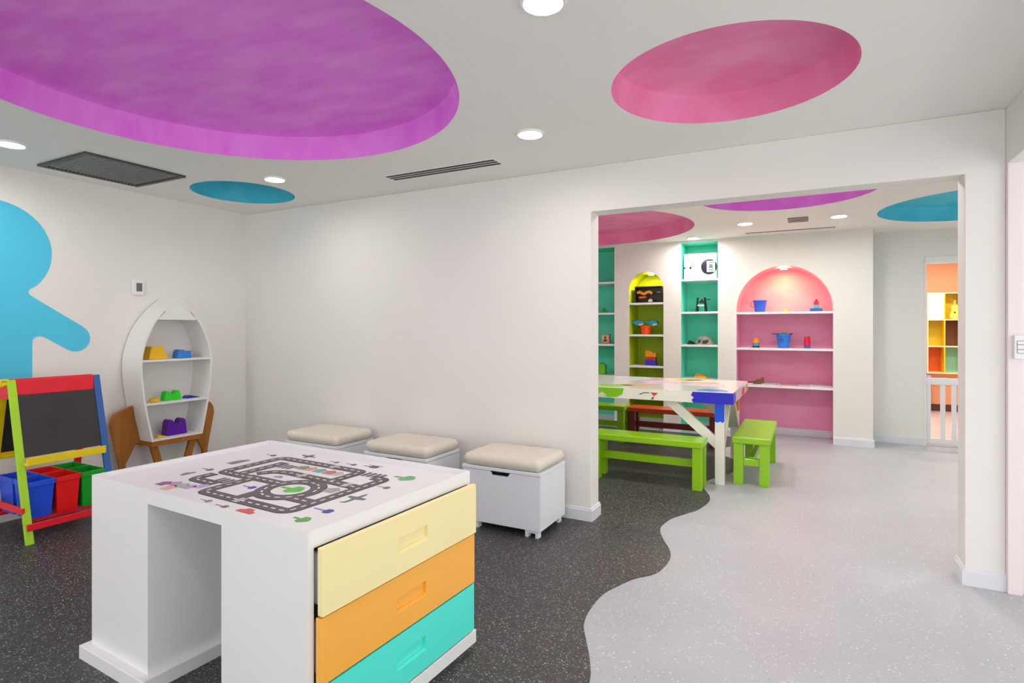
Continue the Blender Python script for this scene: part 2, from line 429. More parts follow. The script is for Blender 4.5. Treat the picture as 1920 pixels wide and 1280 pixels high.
# right half of the figure from the head's top to the hem, (dy, z)
for k in range(0, 21):
    a = R(90 - k * 6.7); half.append((r * math.cos(a), cz + r * math.sin(a)))
half += [(.235, 1.648), (.21, 1.632), (.200, 1.612), (.207, 1.592), (.228, 1.575)]
half += [(.545, 1.362)]
ec = (.497, 1.272)
for k in range(0, 11):
    a = R(62 - k * 18); half.append((ec[0] + .098 * math.cos(a), ec[1] + .098 * math.sin(a) * 1.02))
half += [(.300, 1.283), (.27, 1.293), (.24, 1.286), (.226, 1.266), (.2225, 1.235), (.2225, .62), (.20, .60), (.06, .60), (.045, .62), (.045, .78), (0, .80)]
poly = [(cy + a, b) for a, b in half] + [(cy - a, b) for a, b in half[-2:0:-1]]
m = MB(); m.prism(poly, 0, .003, 'yz')
tag(m.build('wall_figure', blue_m, loc=(XL, 0, 0)), 'light blue painted child silhouette on the left wall', 'mural')
t = thing('thermostat', 'white wall thermostat with a dark screen above the rocket shelf', 'thermostat', (XL, 2.727, 1.69))
m = MB(); m.box(0, -.047, -.062, .022, .047, .062); m.build('housing', white_m, t, bevel=.006)
m = MB(); m.box(.022, -.018, -.034, .0235, .028, .036); m.build('screen', mat('lcd_dark', (104, 112, 110), .2, .1, 20), t)

# latch plate on the right door jamb
t = thing('door_latch', 'white latch box with grooves on the pink-lit door jamb at the right edge', 'latch', (.93, 3.72, 1.255))
m = MB(); m.box(-.020, -.022, -.060, .034, 0, .060); m.build('housing', white_m, t, bevel=.003)
m = MB()
for z in (-.012, .012): m.box(-.008, -.0235, z - .0015, .034, -.0215, z + .0015)
m.box(-.010, -.0235, -.032, -.008, -.0215, .032)
m.box(-.010, -.0235, .030, .034, -.0215, .032); m.box(-.010, -.0235, -.032, .034, -.0215, -.030)
m.build('groove', mat('groove_grey', (120, 118, 118), .6, .05), t)

# ---------------------------------------------------------------- play table with drawers and road map
T = thing('play_table', 'white play table with three coloured drawers and a road map top', 'table', (-1.311, 1.2, 0), R(-2.5))
W, D, H = 1.304, .84, .747
K0, K1, KT = -.878, -.424, .694
m = MB(); m.box(-W, 0, .055, K0, D, KT); m.build('side_block', white_m, T)
m = MB(); m.box(-W - .03, -.034, 0, K0 + .03, D + .03, .055); m.build('plinth', white_m, T, bevel=.003)
m = MB()      # drawer carcass as an open box facing +x
m.box(K1, 0, 0, K1 + .018, D, KT); m.box(K1 + .018, 0, 0, 0, .02, KT); m.box(K1 + .018, D - .02, 0, 0, D, KT); m.box(K1 + .018, .02, 0, 0, D - .02, .03)
m.build('drawer_carcass', white_m, T)
m = MB(); m.box(0, 0, .03, .030, D + .004, .083); m.build('base_rail', white_m, T, bevel=.002)
m = MB(); m.box(-W, 0, KT, 0, D, KT + .034); m.build('table_top', white_m, T)
ZT = KT + .034
for nm, bx in (('rim', (-W, 0, ZT, 0, .012, H)), ('rim', (-W, D - .012, ZT, 0, D, H)), ('rim', (-W, .012, ZT, -W + .012, D - .012, H)), ('rim', (-.012, .012, ZT, 0, D - .012, H))):
    m = MB(); m.box(*bx); m.build(nm, white_m, T)
dz = [(.4955, .698, (250, 236, 176), .016), (.2875, .4885, (255, 184, 76), .008), (.090, .2805, (88, 240, 224), .006)]
dn = ['pale yellow drawer', 'orange drawer', 'turquoise drawer']
for (z0, z1, c, off), nm in zip(dz, dn):
    mm = mat(nm.replace(' ', '_') + '_paint', c, .35, .012, 4)
    y0, y1 = .020, .832; x0, x1 = off, off + .022
    hy0, hy1 = .354, .512; hz = (z0 + z1) / 2 - .0; h0, h1 = hz - .026, hz + .026
    # front with a recessed grip: frame boxes round a shallow pocket
    m = MB(); bm = m.bm
    def ringv(x, a, b, c_, d_): return [bm.verts.new((x, a, c_)), bm.verts.new((x, b, c_)), bm.verts.new((x, b, d_)), bm.verts.new((x, a, d_))]
    o1 = ringv(x1, y0, y1, z0, z1); i1 = ringv(x1, hy0, hy1, h0, h1); p1 = ringv(x1 - .016, hy0 + .004, hy1 - .002, h0 + .006, h1 - .002); b1 = ringv(x0, y0, y1, z0, z1)
    for k in range(4):
        j = (k + 1) % 4
        bm.faces.new((o1[k], o1[j], i1[j], i1[k])); bm.faces.new((i1[k], i1[j], p1[j], p1[k])); bm.faces.new((b1[k], b1[j], o1[j], o1[k]))
    bm.faces.new(p1); bm.faces.new(b1[::-1])
    d = m.build('drawer', mm, T, bevel=.0025); d['label'] = nm + ' with a recessed grip'
    m = MB(); m.box(-.39, y0 + .02, z0 + .02, off, y0 + .032, z1 - .03); m.box(-.39, y1 - .032, z0 + .02, off, y1 - .02, z1 - .03); m.box(-.39, y0 + .032, z0 + .02, off, y1 - .032, z0 + .03)
    m.build('drawer_box', white_m, d)
# road map print, in table coordinates
road_m = mat('road_print_grey', (84, 76, 86), .5, scale=10, rgb2=(104, 94, 92))
edge_m = mat('road_edge_print', (38, 36, 42), .5, .05)
dash_m = mat('road_dash_print', (246, 246, 246), .5, .01)
ROADS = [
    [(-.745, .347), (-.958, .347), (-.958, .649), (-.432, .649), (-.432, .44)],
    [(-.80, .352), (-.575, .352)],
    [(-.745, .352), (-.745, .131), (-.263, .131), (-.257, .60), (-.32, .60)],
    [(-.385, .243), (-.262, .243)],
    [(-.86, .352), (-.86, .59)],
    [(-.955, .310), (-.955, .217), (-.80, .217)],
    [(-.80, .400), (-.762, .462), (-.70, .479), (-.432, .472), (-.27, .462)],
    [(-.551, .132), (-.551, .245)]]
def rounded(pts, r=.035, n=6):
    out = [Vector(pts[0])]
    for i in range(1, len(pts) - 1):
        p, a, b = Vector(pts[i]), Vector(pts[i - 1]), Vector(pts[i + 1])
        da, db = (a - p), (b - p); rr = min(r, da.length * .45, db.length * .45)
        s, e = p + da.normalized() * rr, p + db.normalized() * rr
        for k in range(n + 1):
            t_ = k / n; out.append((1 - t_) ** 2 * s + 2 * t_ * (1 - t_) * p + t_ * t_ * e)
    out.append(Vector(pts[-1])); return out
def strip(m, pts, w, z, t=.0006, closed=False):
    n = len(pts); Lv, Rv = [], []
    for i, p in enumerate(pts):
        a = pts[i - 1] if (i > 0 or closed) else p
        b = pts[(i + 1) % n] if (i < n - 1 or closed) else p
        d = (b - a).normalized(); nn = Vector((-d.y, d.x)) * w / 2
        Lv.append(m.bm.verts.new((*(p + nn), z))); Rv.append(m.bm.verts.new((*(p - nn), z)))
    for i in range(n if closed else n - 1):
        j = (i + 1) % n; m.bm.faces.new((Lv[i], Rv[i], Rv[j], Lv[j]))
def dashes(m, pts, z, dl=.022, gap=.02, w=.0075, closed=False):
    P = list(pts) + ([pts[0]] if closed else [])
    acc = 0; seg = []
    L = [0]
    for a, b in zip(P, P[1:]): L.append(L[-1] + (b - a).length)
    def at(s):
        for i in range(len(P) - 1):
            if s <= L[i + 1]: return P[i].lerp(P[i + 1], (s - L[i]) / max(1e-6, L[i + 1] - L[i]))
        return P[-1]
    s = gap
    while s + dl < L[-1]:
        strip(m, [at(s), at(s + dl / 2), at(s + dl)], w, z); s += dl + gap
ring = [Vector((-.475 + .104 * math.cos(2 * math.pi * k / 40), .315 + .104 * math.sin(2 * math.pi * k / 40))) for k in range(40)]
me_, mr_, md_ = MB(), MB(), MB()
for i, rd in enumerate(ROADS):
    p = rounded(rd); strip(me_, p, .057, ZT + .0006 + i * .00003); strip(mr_, p, .050, ZT + .0010 + i * .00003)
    if i != 7: dashes(md_, p, ZT + .0016)
strip(me_, ring, .063, ZT + .0009, closed=True); strip(mr_, ring, .056, ZT + .0013, closed=True); dashes(md_, ring, ZT + .0016, closed=True)
# parking bays and crossings
for x, y, a in ((-.80, .545, 90), (-.745 - .06, .262, 90), (-.345, .63, 90)):
    for k in range(4):
        c = Vector((x, y)) + Vector((.028 * (k - 1.5), 0)); strip(mr_, [c - Vector((0, .03)), c + Vector((0, .03))], .017, ZT + .0012)
for cx_, cy_, hor in ((-.535, .131, 1), (-.62, .475, 1), (-.35, .467, 1), (-.62, .649, 1)):
    for k in range(5): strip(md_, [Vector((cx_, cy_ - .020 + k * .010)), Vector((cx_ + .03, cy_ - .020 + k * .010))], .0055, ZT + .0017)
ro = mr_.build('road_print', road_m, T); ro['label'] = 'printed grey toy road loop'
me_.build('road_edge_print', edge_m, T)
o = md_.build('road_dash_print', dash_m, T); o['kind'] = 'stuff'
def pic(cx_, cy_, poly, c, name='picture_print', s=1.0, rot=0.0, z=0.0012):
    mm = mat('print_%d_%d_%d' % c, c, .5, .08, 30)
    m = MB(); ca, sa = math.cos(rot), math.sin(rot)
    m.prism([(cx_ + s * (a * ca - b * sa), cy_ + s * (a * sa + b * ca)) for a, b in poly], ZT + .0004, ZT + z)
    return m.build(name, mm, T)
def blob(n, rx, ry, j=.25):
    return [(rx * math.cos(2 * math.pi * k / n) * (1 + random.uniform(-j, j)), ry * math.sin(2 * math.pi * k / n) * (1 + random.uniform(-j, j))) for k in range(n)]
TREE = [(-.006, -.045), (.006, -.045), (.006, -.012), (.022, -.015), (.030, .004), (.020, .020), (.006, .034), (-.012, .030), (-.028, .016), (-.026, -.008), (-.006, -.012)]
CAR = [(-.034, -.014), (.034, -.014), (.036, .002), (.020, .006), (.012, .020), (-.014, .020), (-.022, .006), (-.034, .004)]
SIGN = [(-.002, -.045), (.002, -.045), (.002, -.002), (.014, .0), (.017, .014), (.010, .026), (-.010, .026), (-.017, .014), (-.014, 0), (-.002, -.002)]
PLANE = [(-.058, -.004), (-.012, -.008), (-.004, -.040), (.010, -.040), (.014, -.008), (.046, -.006), (.060, 0), (.046, .006), (.014, .008), (.010, .040), (-.004, .040), (-.012, .008), (-.050, .006), (-.062, .020)]
HELI = [(-.07, .002), (-.025, .006), (-.02, .022), (-.06, .026), (.05, .032), (.01, .022), (.03, .014), (.032, -.010), (.015, -.018), (-.015, -.018), (-.024, -.004), (-.07, -.003)]
TRUCK = [(-.045, -.018), (.046, -.018), (.046, .004), (.034, .010), (.026, .022), (.010, .022), (.010, .026), (-.045, .026)]
HOUSE = [(-.03, -.03), (.03, -.03), (.03, .012), (.042, .012), (0, .045), (-.042, .012), (-.03, .012)]
GREEN, DGREEN, REDc, BLUEc, GREYc = (96, 170, 78), (92, 140, 100), (216, 92, 88), (70, 76, 160), (120, 124, 132)
q = -R(90)
for x, y, pl, c, s, ro_ in [
    (-.387, .067, CAR, REDc, 1.15, 0), (-.155, .106, TREE, GREEN, .9, q), (-.160, .205, SIGN, BLUEc, 1.2, q), (-.173, .360, PLANE, (104, 118, 130), 1.0, R(90)),
    (-.181, .518, SIGN, GREYc, .9, q), (-.202, .665, TREE, (110, 178, 120), 1.3, q), (-.45, .735, HELI, (74, 98, 110), .8, 0), (-.567, .722, SIGN, (90, 90, 90), .8, q),
    (-.670, .715, SIGN, (110, 110, 130), .8, q), (-.874, .736, PLANE, (70, 74, 80), .8, 0), (-1.045, .659, SIGN, (70, 72, 90), .9, q), (-1.061, .494, TRUCK, GREYc, 1.0, R(90)),
    (-1.049, .339, SIGN, (100, 100, 120), 1.0, q), (-1.056, .251, CAR, (118, 130, 112), .9, R(90)), (-.638, .256, SIGN, (48, 62, 170), 1.0, q), (-.673, .412, CAR, (150, 152, 190), .7, R(0)),
    (-.469, .321, TREE, (88, 200, 70), 1.4, q), (-.329, .385, HOUSE, (164, 170, 172), .9, 0), (-.507, .058, SIGN, GREYc, .9, q), (-.616, .068, SIGN, (140, 140, 120), .8, q)]:
    pic(x, y, pl, c, s=s, rot=ro_)
for k, (c, dx, dy) in enumerate([((206, 140, 190), 0, 0), ((150, 196, 160), .05, .0), ((196, 160, 210), .095, .002), ((228, 180, 160), .04, -.045), ((190, 170, 214), .13, .03), ((150, 90, 140), -.04, -.02)]):
    pic(-.945 + dx, .135 + dy, HOUSE, c, s=.75, rot=0, name='house_print')
for k, (c, dx) in enumerate([((120, 150, 110), 0), ((216, 160, 140), .05), ((96, 176, 176), .11), ((206, 120, 106), .17), ((190, 190, 186), .215)]):
    pic(-.715 + dx, .568, HOUSE, c, s=.8, name='house_print')

# ---------------------------------------------------------------- cushioned storage boxes
box_m = mat('box_white', (234, 237, 244), .4, .01, 3)
cush_m = mat('cream_fabric', (232, 224, 210), .85, .04, 40, .3, 500)
def cushion_mesh(w, d, h, n=26):
    bm = bmesh.new(); grid = {}
    def bulge(u, v): return (1 - abs(2 * u - 1) ** 9) * (1 - abs(2 * v - 1) ** 9)
    for s in (0, 1):
        for i in range(n + 1):
            for j in range(n + 1):
                u, v = i / n, j / n; b = bulge(u, v)
                edge = i in (0, n) or j in (0, n)
                if s == 1 and edge: grid[s, i, j] = grid[0, i, j]; continue
                z = h * .5 + (1 if s else -1) * h * .5 * (.78 + .22 * b ** .5 if b > 0 else 0)
                cr = .0016 * math.sin(i * 1.1 + j * .6) * (1 if s else 0)
                pin = .010 * (abs(2 * u - 1) ** 8) * (abs(2 * v - 1) ** 8)
                grid[s, i, j] = bm.verts.new((u * w + pin * (1 if u < .5 else -1), v * d + pin * (1 if v < .5 else -1), z + cr))
    for s in (0, 1):
        for i in range(n):
            for j in range(n):
                f = [grid[s, i, j], grid[s, i + 1, j], grid[s, i + 1, j + 1], grid[s, i, j + 1]]
                bm.faces.new(f if s else f[::-1])
    bmesh.ops.recalc_face_normals(bm, faces=bm.faces)
    me = bpy.data.meshes.new('cushion'); bm.to_mesh(me); bm.free()
    for p in me.polygons: p.use_smooth = True
    me.materials.append(cush_m); return me
def storage_box(x, y, label, rz=0):
    t = thing('storage_box', label, 'storage box', (x, y, 0), rz, 'white cushioned storage boxes by the back wall')
    w, d = .582, .41; tk = .018
    m = MB()      # front with a notch for fingers
    m.prism([(0, .05), (w, .05), (w, .400), (.362, .400), (.345, .374), (.225, .374), (.208, .400), (0, .400)], 0, tk, 'xz'); m.build('front_panel', box_m, t, bevel=.002)
    m = MB(); m.box(0, tk, .05, tk, d, .400); m.build('side_panel', box_m, t, bevel=.001)
    m = MB(); m.box(w - tk, tk, .05, w, d, .400); m.build('side_panel', box_m, t, bevel=.001)
    m = MB(); m.box(tk, d - tk, .05, w - tk, d, .400); m.build('back_panel', box_m, t)
    m = MB(); m.box(tk, tk, .05, w - tk, d - tk, .066); m.build('bottom_panel', box_m, t)
    m = MB(); m.box(-.004, -.006, .402, w + .004, d, .424); m.build('lid', box_m, t, bevel=.003)
    for fx, fy in ((.02, .012), (w - .115, .012), (.02, d - .06), (w - .115, d - .06)):
        m = MB(); m.prism([(fx, 0), (fx + .022, 0), (fx + .022, .030), (fx + .073, .030), (fx + .073, 0), (fx + .095, 0), (fx + .095, .05), (fx, .05)], fy, fy + .045, 'xz'); m.build('foot', box_m, t, bevel=.002)
    return t
cm = cushion_mesh(.592, .425, .078)
for x, y, nm, rz in ((-2.100, 3.272, 'nearest the wall opening', 0), (-2.972, 3.262, 'in the middle of the row of three', R(-1.0)), (-3.85, 3.282, 'nearest the room corner', R(-.8))):
    storage_box(x, y, 'white storage box with finger notch, ' + nm, rz)
    o = bpy.data.objects.new('seat_cushion', cm); COL.objects.link(o); o.location = (x - .004, y - .010, .426); o.rotation_euler = (0, 0, rz)
    tag(o, 'cream square seat cushion on the white box ' + nm, 'cushion', 'cushions on the storage boxes')

# ---------------------------------------------------------------- rocket shelf
rk_m = mat('rocket_white', (236, 235, 232), .45, .01, 3)
brown_m = mat('brown_wood', (158, 96, 20), .5, scale=4, stretch=(1, 6, 1), rgb2=(176, 112, 30))
t = thing('rocket_shelf', 'white rocket shaped shelf on brown fins by the left wall', 'shelf', (XL, 2.908, 0))
XF, XBK = .27, .012         # front and back, from the wall
prof = [(.215, .43), (.250, .60), (.278, .76), (.298, .92), (.305, 1.02), (.300, 1.12), (.272, 1.24), (.222, 1.36), (.168, 1.44), (.100, 1.52), (.0, 1.605)]
pf = catmull([(a, b) for a, b in prof], 5)
th_ = .016
def inner(p): return [(max(0, a - th_), b - (.012 if b > 1.5 else 0)) for a, b in p]
for s in (-1, 1):
    m = MB(); i_ = inner(pf)
    poly = [(s * a, b) for a, b in pf] + [(s * a, b) for a, b in i_[::-1]]
    bm = m.bm; n = len(pf)
    V = [[bm.verts.new((x, s * a, b)) for a, b in pf] for x in (XBK, XF)]; U = [[bm.verts.new((x, s * a, b)) for a, b in i_] for x in (XBK, XF)]
    for k in range(n - 1):
        bm.faces.new((V[0][k], V[0][k + 1], V[1][k + 1], V[1][k])); bm.faces.new((U[0][k], U[1][k], U[1][k + 1], U[0][k + 1]))
        for e in (0, 1): bm.faces.new((V[e][k], U[e][k], U[e][k + 1], V[e][k + 1]))
    bm.faces.new((V[0][0], V[1][0], U[1][0], U[0][0]))
    m.build('side_panel', rk_m, t, smooth=True)
def wat(z):
    for (a, b), (c, d) in zip(pf, pf[1:]):
        if b <= z <= d: return a + (c - a) * (z - b) / (d - b)
    return 0
m = MB(); m.prism([(a, b) for a, b in inner(pf)] + [(-a, b) for a, b in inner(pf)[::-1]][1:], XBK, XBK + .008, 'yz'); m.build('back_panel', rk_m, t)
for z, nm in ((.446, 'bottom_board'), (.742, 'shelf_board'), (1.093, 'shelf_board'), (1.436, 'shelf_board')):
    wz = wat(z - .008) - th_
    m = MB(); m.box(XBK + .008, -wz, z - .016, XF - .003, wz, z); m.build(nm, rk_m, t)
top = [(a - th_ if a > th_ else 0, b) for a, b in pf if b >= 1.43]
top = [(wat(1.436) - th_, 1.436)] + [(a, b - .01) for a, b in top if b > 1.45]
m = MB(); m.prism([(a, b) for a, b in top] + [(-a, b) for a, b in top[::-1] if a > 0], XF - .016, XF - .003, 'yz'); m.build('nose_panel', rk_m, t)
for s in (-1, 1):
    fin = [(.438, .58), (.430, .63), (.405, .672), (.30, .712), (.272, .722), (.262, .62), (.215, .43), (.19, .43), (.20, .405), (.25, .40), (.325, .255), (.335, 0), (.375, 0), (.372, .25)]
    m = MB(); m.prism([(s * a, b) for a, b in fin], .075, .107, 'yz'); m.build('fin', brown_m, t, bevel=.004)
    m = MB(); m.beam((.20, s * .175, .415), (.20, s * .055, .0), .055, .03, (1, 0, 0)); m.build('leg', brown_m, t, bevel=.002)
m = MB(); m.box(.03, -.21, .388, .262, .21, .430); m.build('base_board', brown_m, t, bevel=.003)

def mould(name, label, y, z, w, h, d, c, shape, x=-4.80, grp='sand moulds on the rocket shelf'):
    mm = mat('toy_%d_%d_%d' % c, c, .35, .05, 12, spec=.4)
    m = MB()
    if shape == 'castle':       # tapered block with a notch line
        m.hexa([(-d / 2, -w / 2, 0), (d / 2, -w / 2, 0), (d / 2, w / 2, 0), (-d / 2, w / 2, 0), (-d / 2 * .7, -w * .30, h), (d / 2 * .7, -w * .30, h), (d / 2 * .7, w * .30, h), (-d / 2 * .7, w * .30, h)])
    elif shape == 'crown':
        pts = [(-.5, 0), (.5, 0), (.46, .45), (.42, .86), (.32, 1.0), (.2, .92), (.12, .66), (0, .56), (-.12, .66), (-.2, .92), (-.32, 1.0), (-.42, .86), (-.46, .45)]
        m.prism([(a * w, b * h) for a, b in pts], -d / 2, d / 2, 'yz')
    elif shape == 'dome':
        m.lathe([(w / 2, 0), (w / 2 * .96, h * .35), (w / 2 * .75, h * .72), (w / 2 * .4, h * .95), (.002, h)], 0, 0, 20)
    elif shape == 'shell':
        pts = [(-.5, 0), (.5, 0), (.42, .3), (.1, .62), (-.2, 1.0), (-.38, .8)]
        m.prism([(a * w, b * h) for a, b in pts], -d / 2, d / 2, 'yz')
    elif shape == 'boat':
        pts = [(-.5, 0), (.5, 0), (.5, .8), (.1, .72), (-.05, .95), (-.3, 1.0), (-.42, .75)]
        m.prism([(a * w, b * h) for a, b in pts], -d / 2, d / 2, 'yz')
    o = m.build(name, mm, None, bevel=.005, smooth=False, loc=(x, y, z))
    tag(o, label, 'toy', grp); return o
mould('sand_mould', 'yellow tapered sand mould on the upper rocket shelf', 2.765, 1.0935, .155, .105, .14, (236, 186, 20), 'castle', -4.80)
mould('sand_mould', 'blue sand mould beside the yellow one on the upper rocket shelf', 3.00, 1.0935, .118, .075, .09, (52, 128, 214), 'boat')
mould('sand_mould', 'small yellow dome on the middle rocket shelf', 2.768, .7425, .085, .035, .08, (240, 190, 20), 'dome')
mould('sand_mould', 'bright green two peaked mould on the middle rocket shelf', 2.905, .7425, .142, .080, .07, (36, 214, 34), 'crown')
mould('sand_mould', 'flat dark blue toy on the middle rocket shelf', 3.08, .7425, .125, .026, .06, (24, 44, 150), 'shell')
mould('sand_mould', 'purple two peaked mould on the bottom rocket shelf', 2.935, .4465, .172, .135, .09, (92, 14, 160), 'crown', -4.80)
mould('sand_mould', 'small flat yellow toy on the bottom rocket shelf', 2.80, .4465, .08, .022, .06, (240, 190, 20), 'shell', -4.77)

# ---------------------------------------------------------------- easel
col = lambda n, c: mat('easel_' + n, c, .45, .05, 10, .1, 40)
e_green, e_blue, e_red, e_yel = col('lime', (172, 224, 34)), col('blue', (34, 96, 170)), col('red', (242, 22, 46)), col('yellow', (250, 222, 10))
E_ = thing('easel', 'wooden A frame chalkboard easel with red, lime, yellow and blue bars', 'easel', (-4.59, 1.965, 0))
yN, yF = -.242, .245
topz = 1.01
def leg(sx, y, mm):
    m = MB(); m.beam((sx * .29, y, 0), (sx * .045, y, topz + .005), .042, .022, (1, 0, 0)); return m.build('leg', mm, E_, bevel=.003)
leg(1, yN, e_green); leg(1, yF, e_blue); leg(-1, yN, e_yel); leg(-1, yF, e_red)
def fx(z, sx=1): return sx * (.29 - .245 * z / topz)
for sx, cols in ((1, (e_red, e_yel)), (-1, (e_red, e_yel))):
    m = MB(); m.beam((fx(.965, sx), yN + .022, .965), (fx(.965, sx), yF - .022, .965), .10, .018, (1, 0, 0)); m.build('top_rail', cols[0], E_, bevel=.003)
    m = MB(); a, b = .525, .915
    m.hexa([(fx(a, sx) - .006, yN + .022, a), (fx(a, sx) + .006, yN + .022, a), (fx(a, sx) + .006, yF - .022, a), (fx(a, sx) - .006, yF - .022, a),
            (fx(b, sx) - .006, yN + .022, b), (fx(b, sx) + .006, yN + .022, b), (fx(b, sx) + .006, yF - .022, b), (fx(b, sx) - .006, yF - .022, b)]); m.build('chalkboard', board_m, E_)
    m = MB(); m.box(min(fx(.5, sx) - .004, fx(.5, sx) + sx * .05), yN + .012, .478, max(fx(.5, sx) + .004, fx(.5, sx) + sx * .05), yF - .02, .492)
    m.box(fx(.5, sx) + sx * .05 - .006, yN + .012, .478, fx(.5, sx) + sx * .05 + .006, yF - .02, .528); m.build('chalk_tray', cols[1], E_, bevel=.003)
    m = MB(); m.beam((fx(.105, sx) + sx * .018, yN - .01, .105), (fx(.105, sx) + sx * .018, yF + .01, .105), .042, .016, (1, 0, 0)); m.build('bottom_rail', e_red, E_, bevel=.003)
for y in (yN - .016, yF + .016):
    m = MB(); m.beam((-.25, y, .205), (.255, y, .205), .012, .042); m.build('side_brace', e_red, E_, bevel=.003)
    m = MB(); m.beam((-.10, y, .93), (.055, y, .93), .012, .075); m.build('hinge_bar', e_red, E_, bevel=.003)
m = MB(); m.lathe([(.012, -.016), (.012, .016)], 0, 0, 14, Matrix.Translation((0, yN - .01, .985)) @ Matrix.Rotation(R(90), 4, 'X')); m.build('bolt', e_yel, E_)
BC = {'blue': (30, 86, 236), 'red': (244, 18, 20), 'green': (14, 170, 40)}
for row, (x0, x1) in (('front', (.012, .205)), ('back', (-.205, -.012))):
    for k, cn in enumerate(('blue', 'red', 'green')):
        y0 = yN + .028 + k * .148; y1 = y0 + .140; mm = mat('bin_' + cn, BC[cn], .35, .03)
        z0, z1 = .1295, .365
        b = thing('storage_bin', '%s plastic bin in the %s row of the easel' % (cn, 'front' if row == 'front' else 'rear'), 'bin', (-4.59, 1.965, 0), group='bins hung in the easel')
        g = .014
        m = MB()
        m.hexa([(x0 + g, y0 + g, z0), (x1 - g, y0 + g, z0), (x1 - g, y1 - g, z0), (x0 + g, y1 - g, z0), (x0 + g, y0 + g, z0 + .006), (x1 - g, y0 + g, z0 + .006), (x1 - g, y1 - g, z0 + .006), (x0 + g, y1 - g, z0 + .006)])
        t_ = .005
        for A, B, C_, D_ in (((x0, y0), (x1, y0), 0, 1), ((x1, y0), (x1, y1), 1, 0), ((x1, y1), (x0, y1), 0, -1), ((x0, y1), (x0, y0), -1, 0)):
            cx_, cy_ = (x0 + x1) / 2, (y0 + y1) / 2
            def sh(p, s): return (p[0] + (g if p[0] < cx_ else -g) * s, p[1] + (g if p[1] < cy_ else -g) * s)
            a1, b1, a0, b0 = A, B, sh(A, 1), sh(B, 1)
            def inn(p): return (p[0] + (t_ if p[0] < cx_ else -t_), p[1] + (t_ if p[1] < cy_ else -t_))
            m.hexa([(*a0, z0), (*b0, z0), (*inn(b0), z0), (*inn(a0), z0), (*a1, z1), (*b1, z1), (*inn(b1), z1), (*inn(a1), z1)])
        m.build('tub', mm, b)
        m = MB(); e = .008
        m.box(x0 - e, y0 - .003, z1 - .028, x1 + e, y0 + .004, z1 + .004); m.box(x0 - e, y1 - .004, z1 - .028, x1 + e, y1 + .003, z1 + .004)
        m.box(x1 - .002, y0 + .004, z1 - .028, x1 + e, y1 - .004, z1 + .004); m.box(x0 - e, y0 + .004, z1 - .028, x0 + .002, y1 - .004, z1 + .004); m.build('rim', mm, b, bevel=.002)
for sx in (-1, 1):
    m = MB(); m.beam((sx * .17, yN + .012, .118), (sx * .17, yF - .012, .118), .02, .02); m.build('bin_support', e_red, E_)

# ---------------------------------------------------------------- far room: table and benches
tab_m = mat('table_white_paint', (242, 237, 230), .22, .02, 4, coat=.4)
T2 = thing('craft_table', 'white wooden craft table painted with colour patches in the far room', 'table', (-1.62, 5.73, 0))
tx, ty, tz = 1.045, .625, .80
m = MB(); m.box(-tx, -ty, tz - .022, tx, ty, tz); m.build('table_top', tab_m, T2)
for a in ((-tx, -ty, tz - .098, tx, -ty + .022, tz - .022), (-tx, ty - .022, tz - .098, tx, ty, tz - .022), (-tx, -ty + .022, tz - .098, -tx + .022, ty - .022, tz - .022), (tx - .022, -ty + .022, tz - .098, tx, ty - .022, tz - .022)):
    m = MB(); m.box(*a); m.build('apron', tab_m, T2)
lg = .078; lx, ly = tx - .075, ty - .04
for sx in (-1, 1):
    for sy in (-1, 1):
        m = MB(); x0, x1 = sorted((sx * lx, sx * (lx - lg))); y0, y1 = sorted((sy * ly, sy * (ly - lg)))
        m.box(x0, y0, 0, x1, y1, tz - .022); m.build('leg', tab_m, T2, bevel=.003)
        m = MB(); yb = sy * (ly - lg / 2); xb = sx * (lx - lg)
        m.beam((xb + sx * .03, yb, .335), (xb - sx * .42, yb, tz - .075), .082, .045, (0, 1, 0)) ; m.build('brace', tab_m, T2, bevel=.002)
        m = MB(); xb = sx * (lx - lg / 2); yb = sy * (ly - lg)
        m.beam((xb, yb + sy * .03, .335), (xb, yb - sy * .42, tz - .075), .045, .082, (1, 0, 0)); m.build('brace', tab_m, T2, bevel=.002)
P = lambda c: mat('patch_%d_%d_%d' % c, c, .35, .05, 12)
def patch(plane, poly, t0, t1, c): m = MB(); m.prism(poly, t0, t1, plane); o = m.build('painted_patch', P(c), T2); return o
yf = -ty
# front: blue corner, lime meadow, sketches
patch('xz', [(.72, tz - .098), (.705, tz - .075), (.725, tz - .055), (.70, tz - .035), (.715, tz - .004), (tx, tz - .002), (tx, tz - .098)], yf - .002, yf, (18, 22, 196))
patch('yz', [(-ty, tz - .098), (-ty + .16, tz - .098), (-ty + .19, tz - .06), (-ty + .15, tz - .004), (-ty, tz - .002)], tx, tx + .002, (74, 70, 214))
patch('xz', [(lx - lg, .545), (lx - lg + .02, .535), (lx - .03, .548), (lx - .015, .535), (lx, .55), (lx, .70), (lx - lg, .70)], -ly - .0015, -ly, (14, 86, 236))
patch('xz', [(-.75, tz - .09), (-.45, tz - .094), (-.20, tz - .09), (-.12, tz - .075), (-.05, tz - .092), (.03, tz - .088), (.085, tz - .06), (.10, tz - .004), (-.75, tz - .004)], yf - .002, yf, (128, 200, 10))
patch('xz', [(-.16, tz - .08), (-.06, tz - .08), (-.11, tz - .045)], yf - .004, yf - .002, (226, 226, 196))
patch('xz', [(.345, tz - .03), (.415, tz - .03), (.38, tz - .062)], yf - .002, yf, (222, 72, 34))
patch('xz', [(.35, tz - .09), (.365, tz - .068), (.38, tz - .072), (.37, tz - .09)], yf - .002, yf, (150, 60, 40))
patch('xz', [(.24, tz - .05), (.29, tz - .03), (.335, tz - .030), (.335, tz - .036), (.29, tz - .036), (.25, tz - .054)], yf - .002, yf, (110, 60, 50))
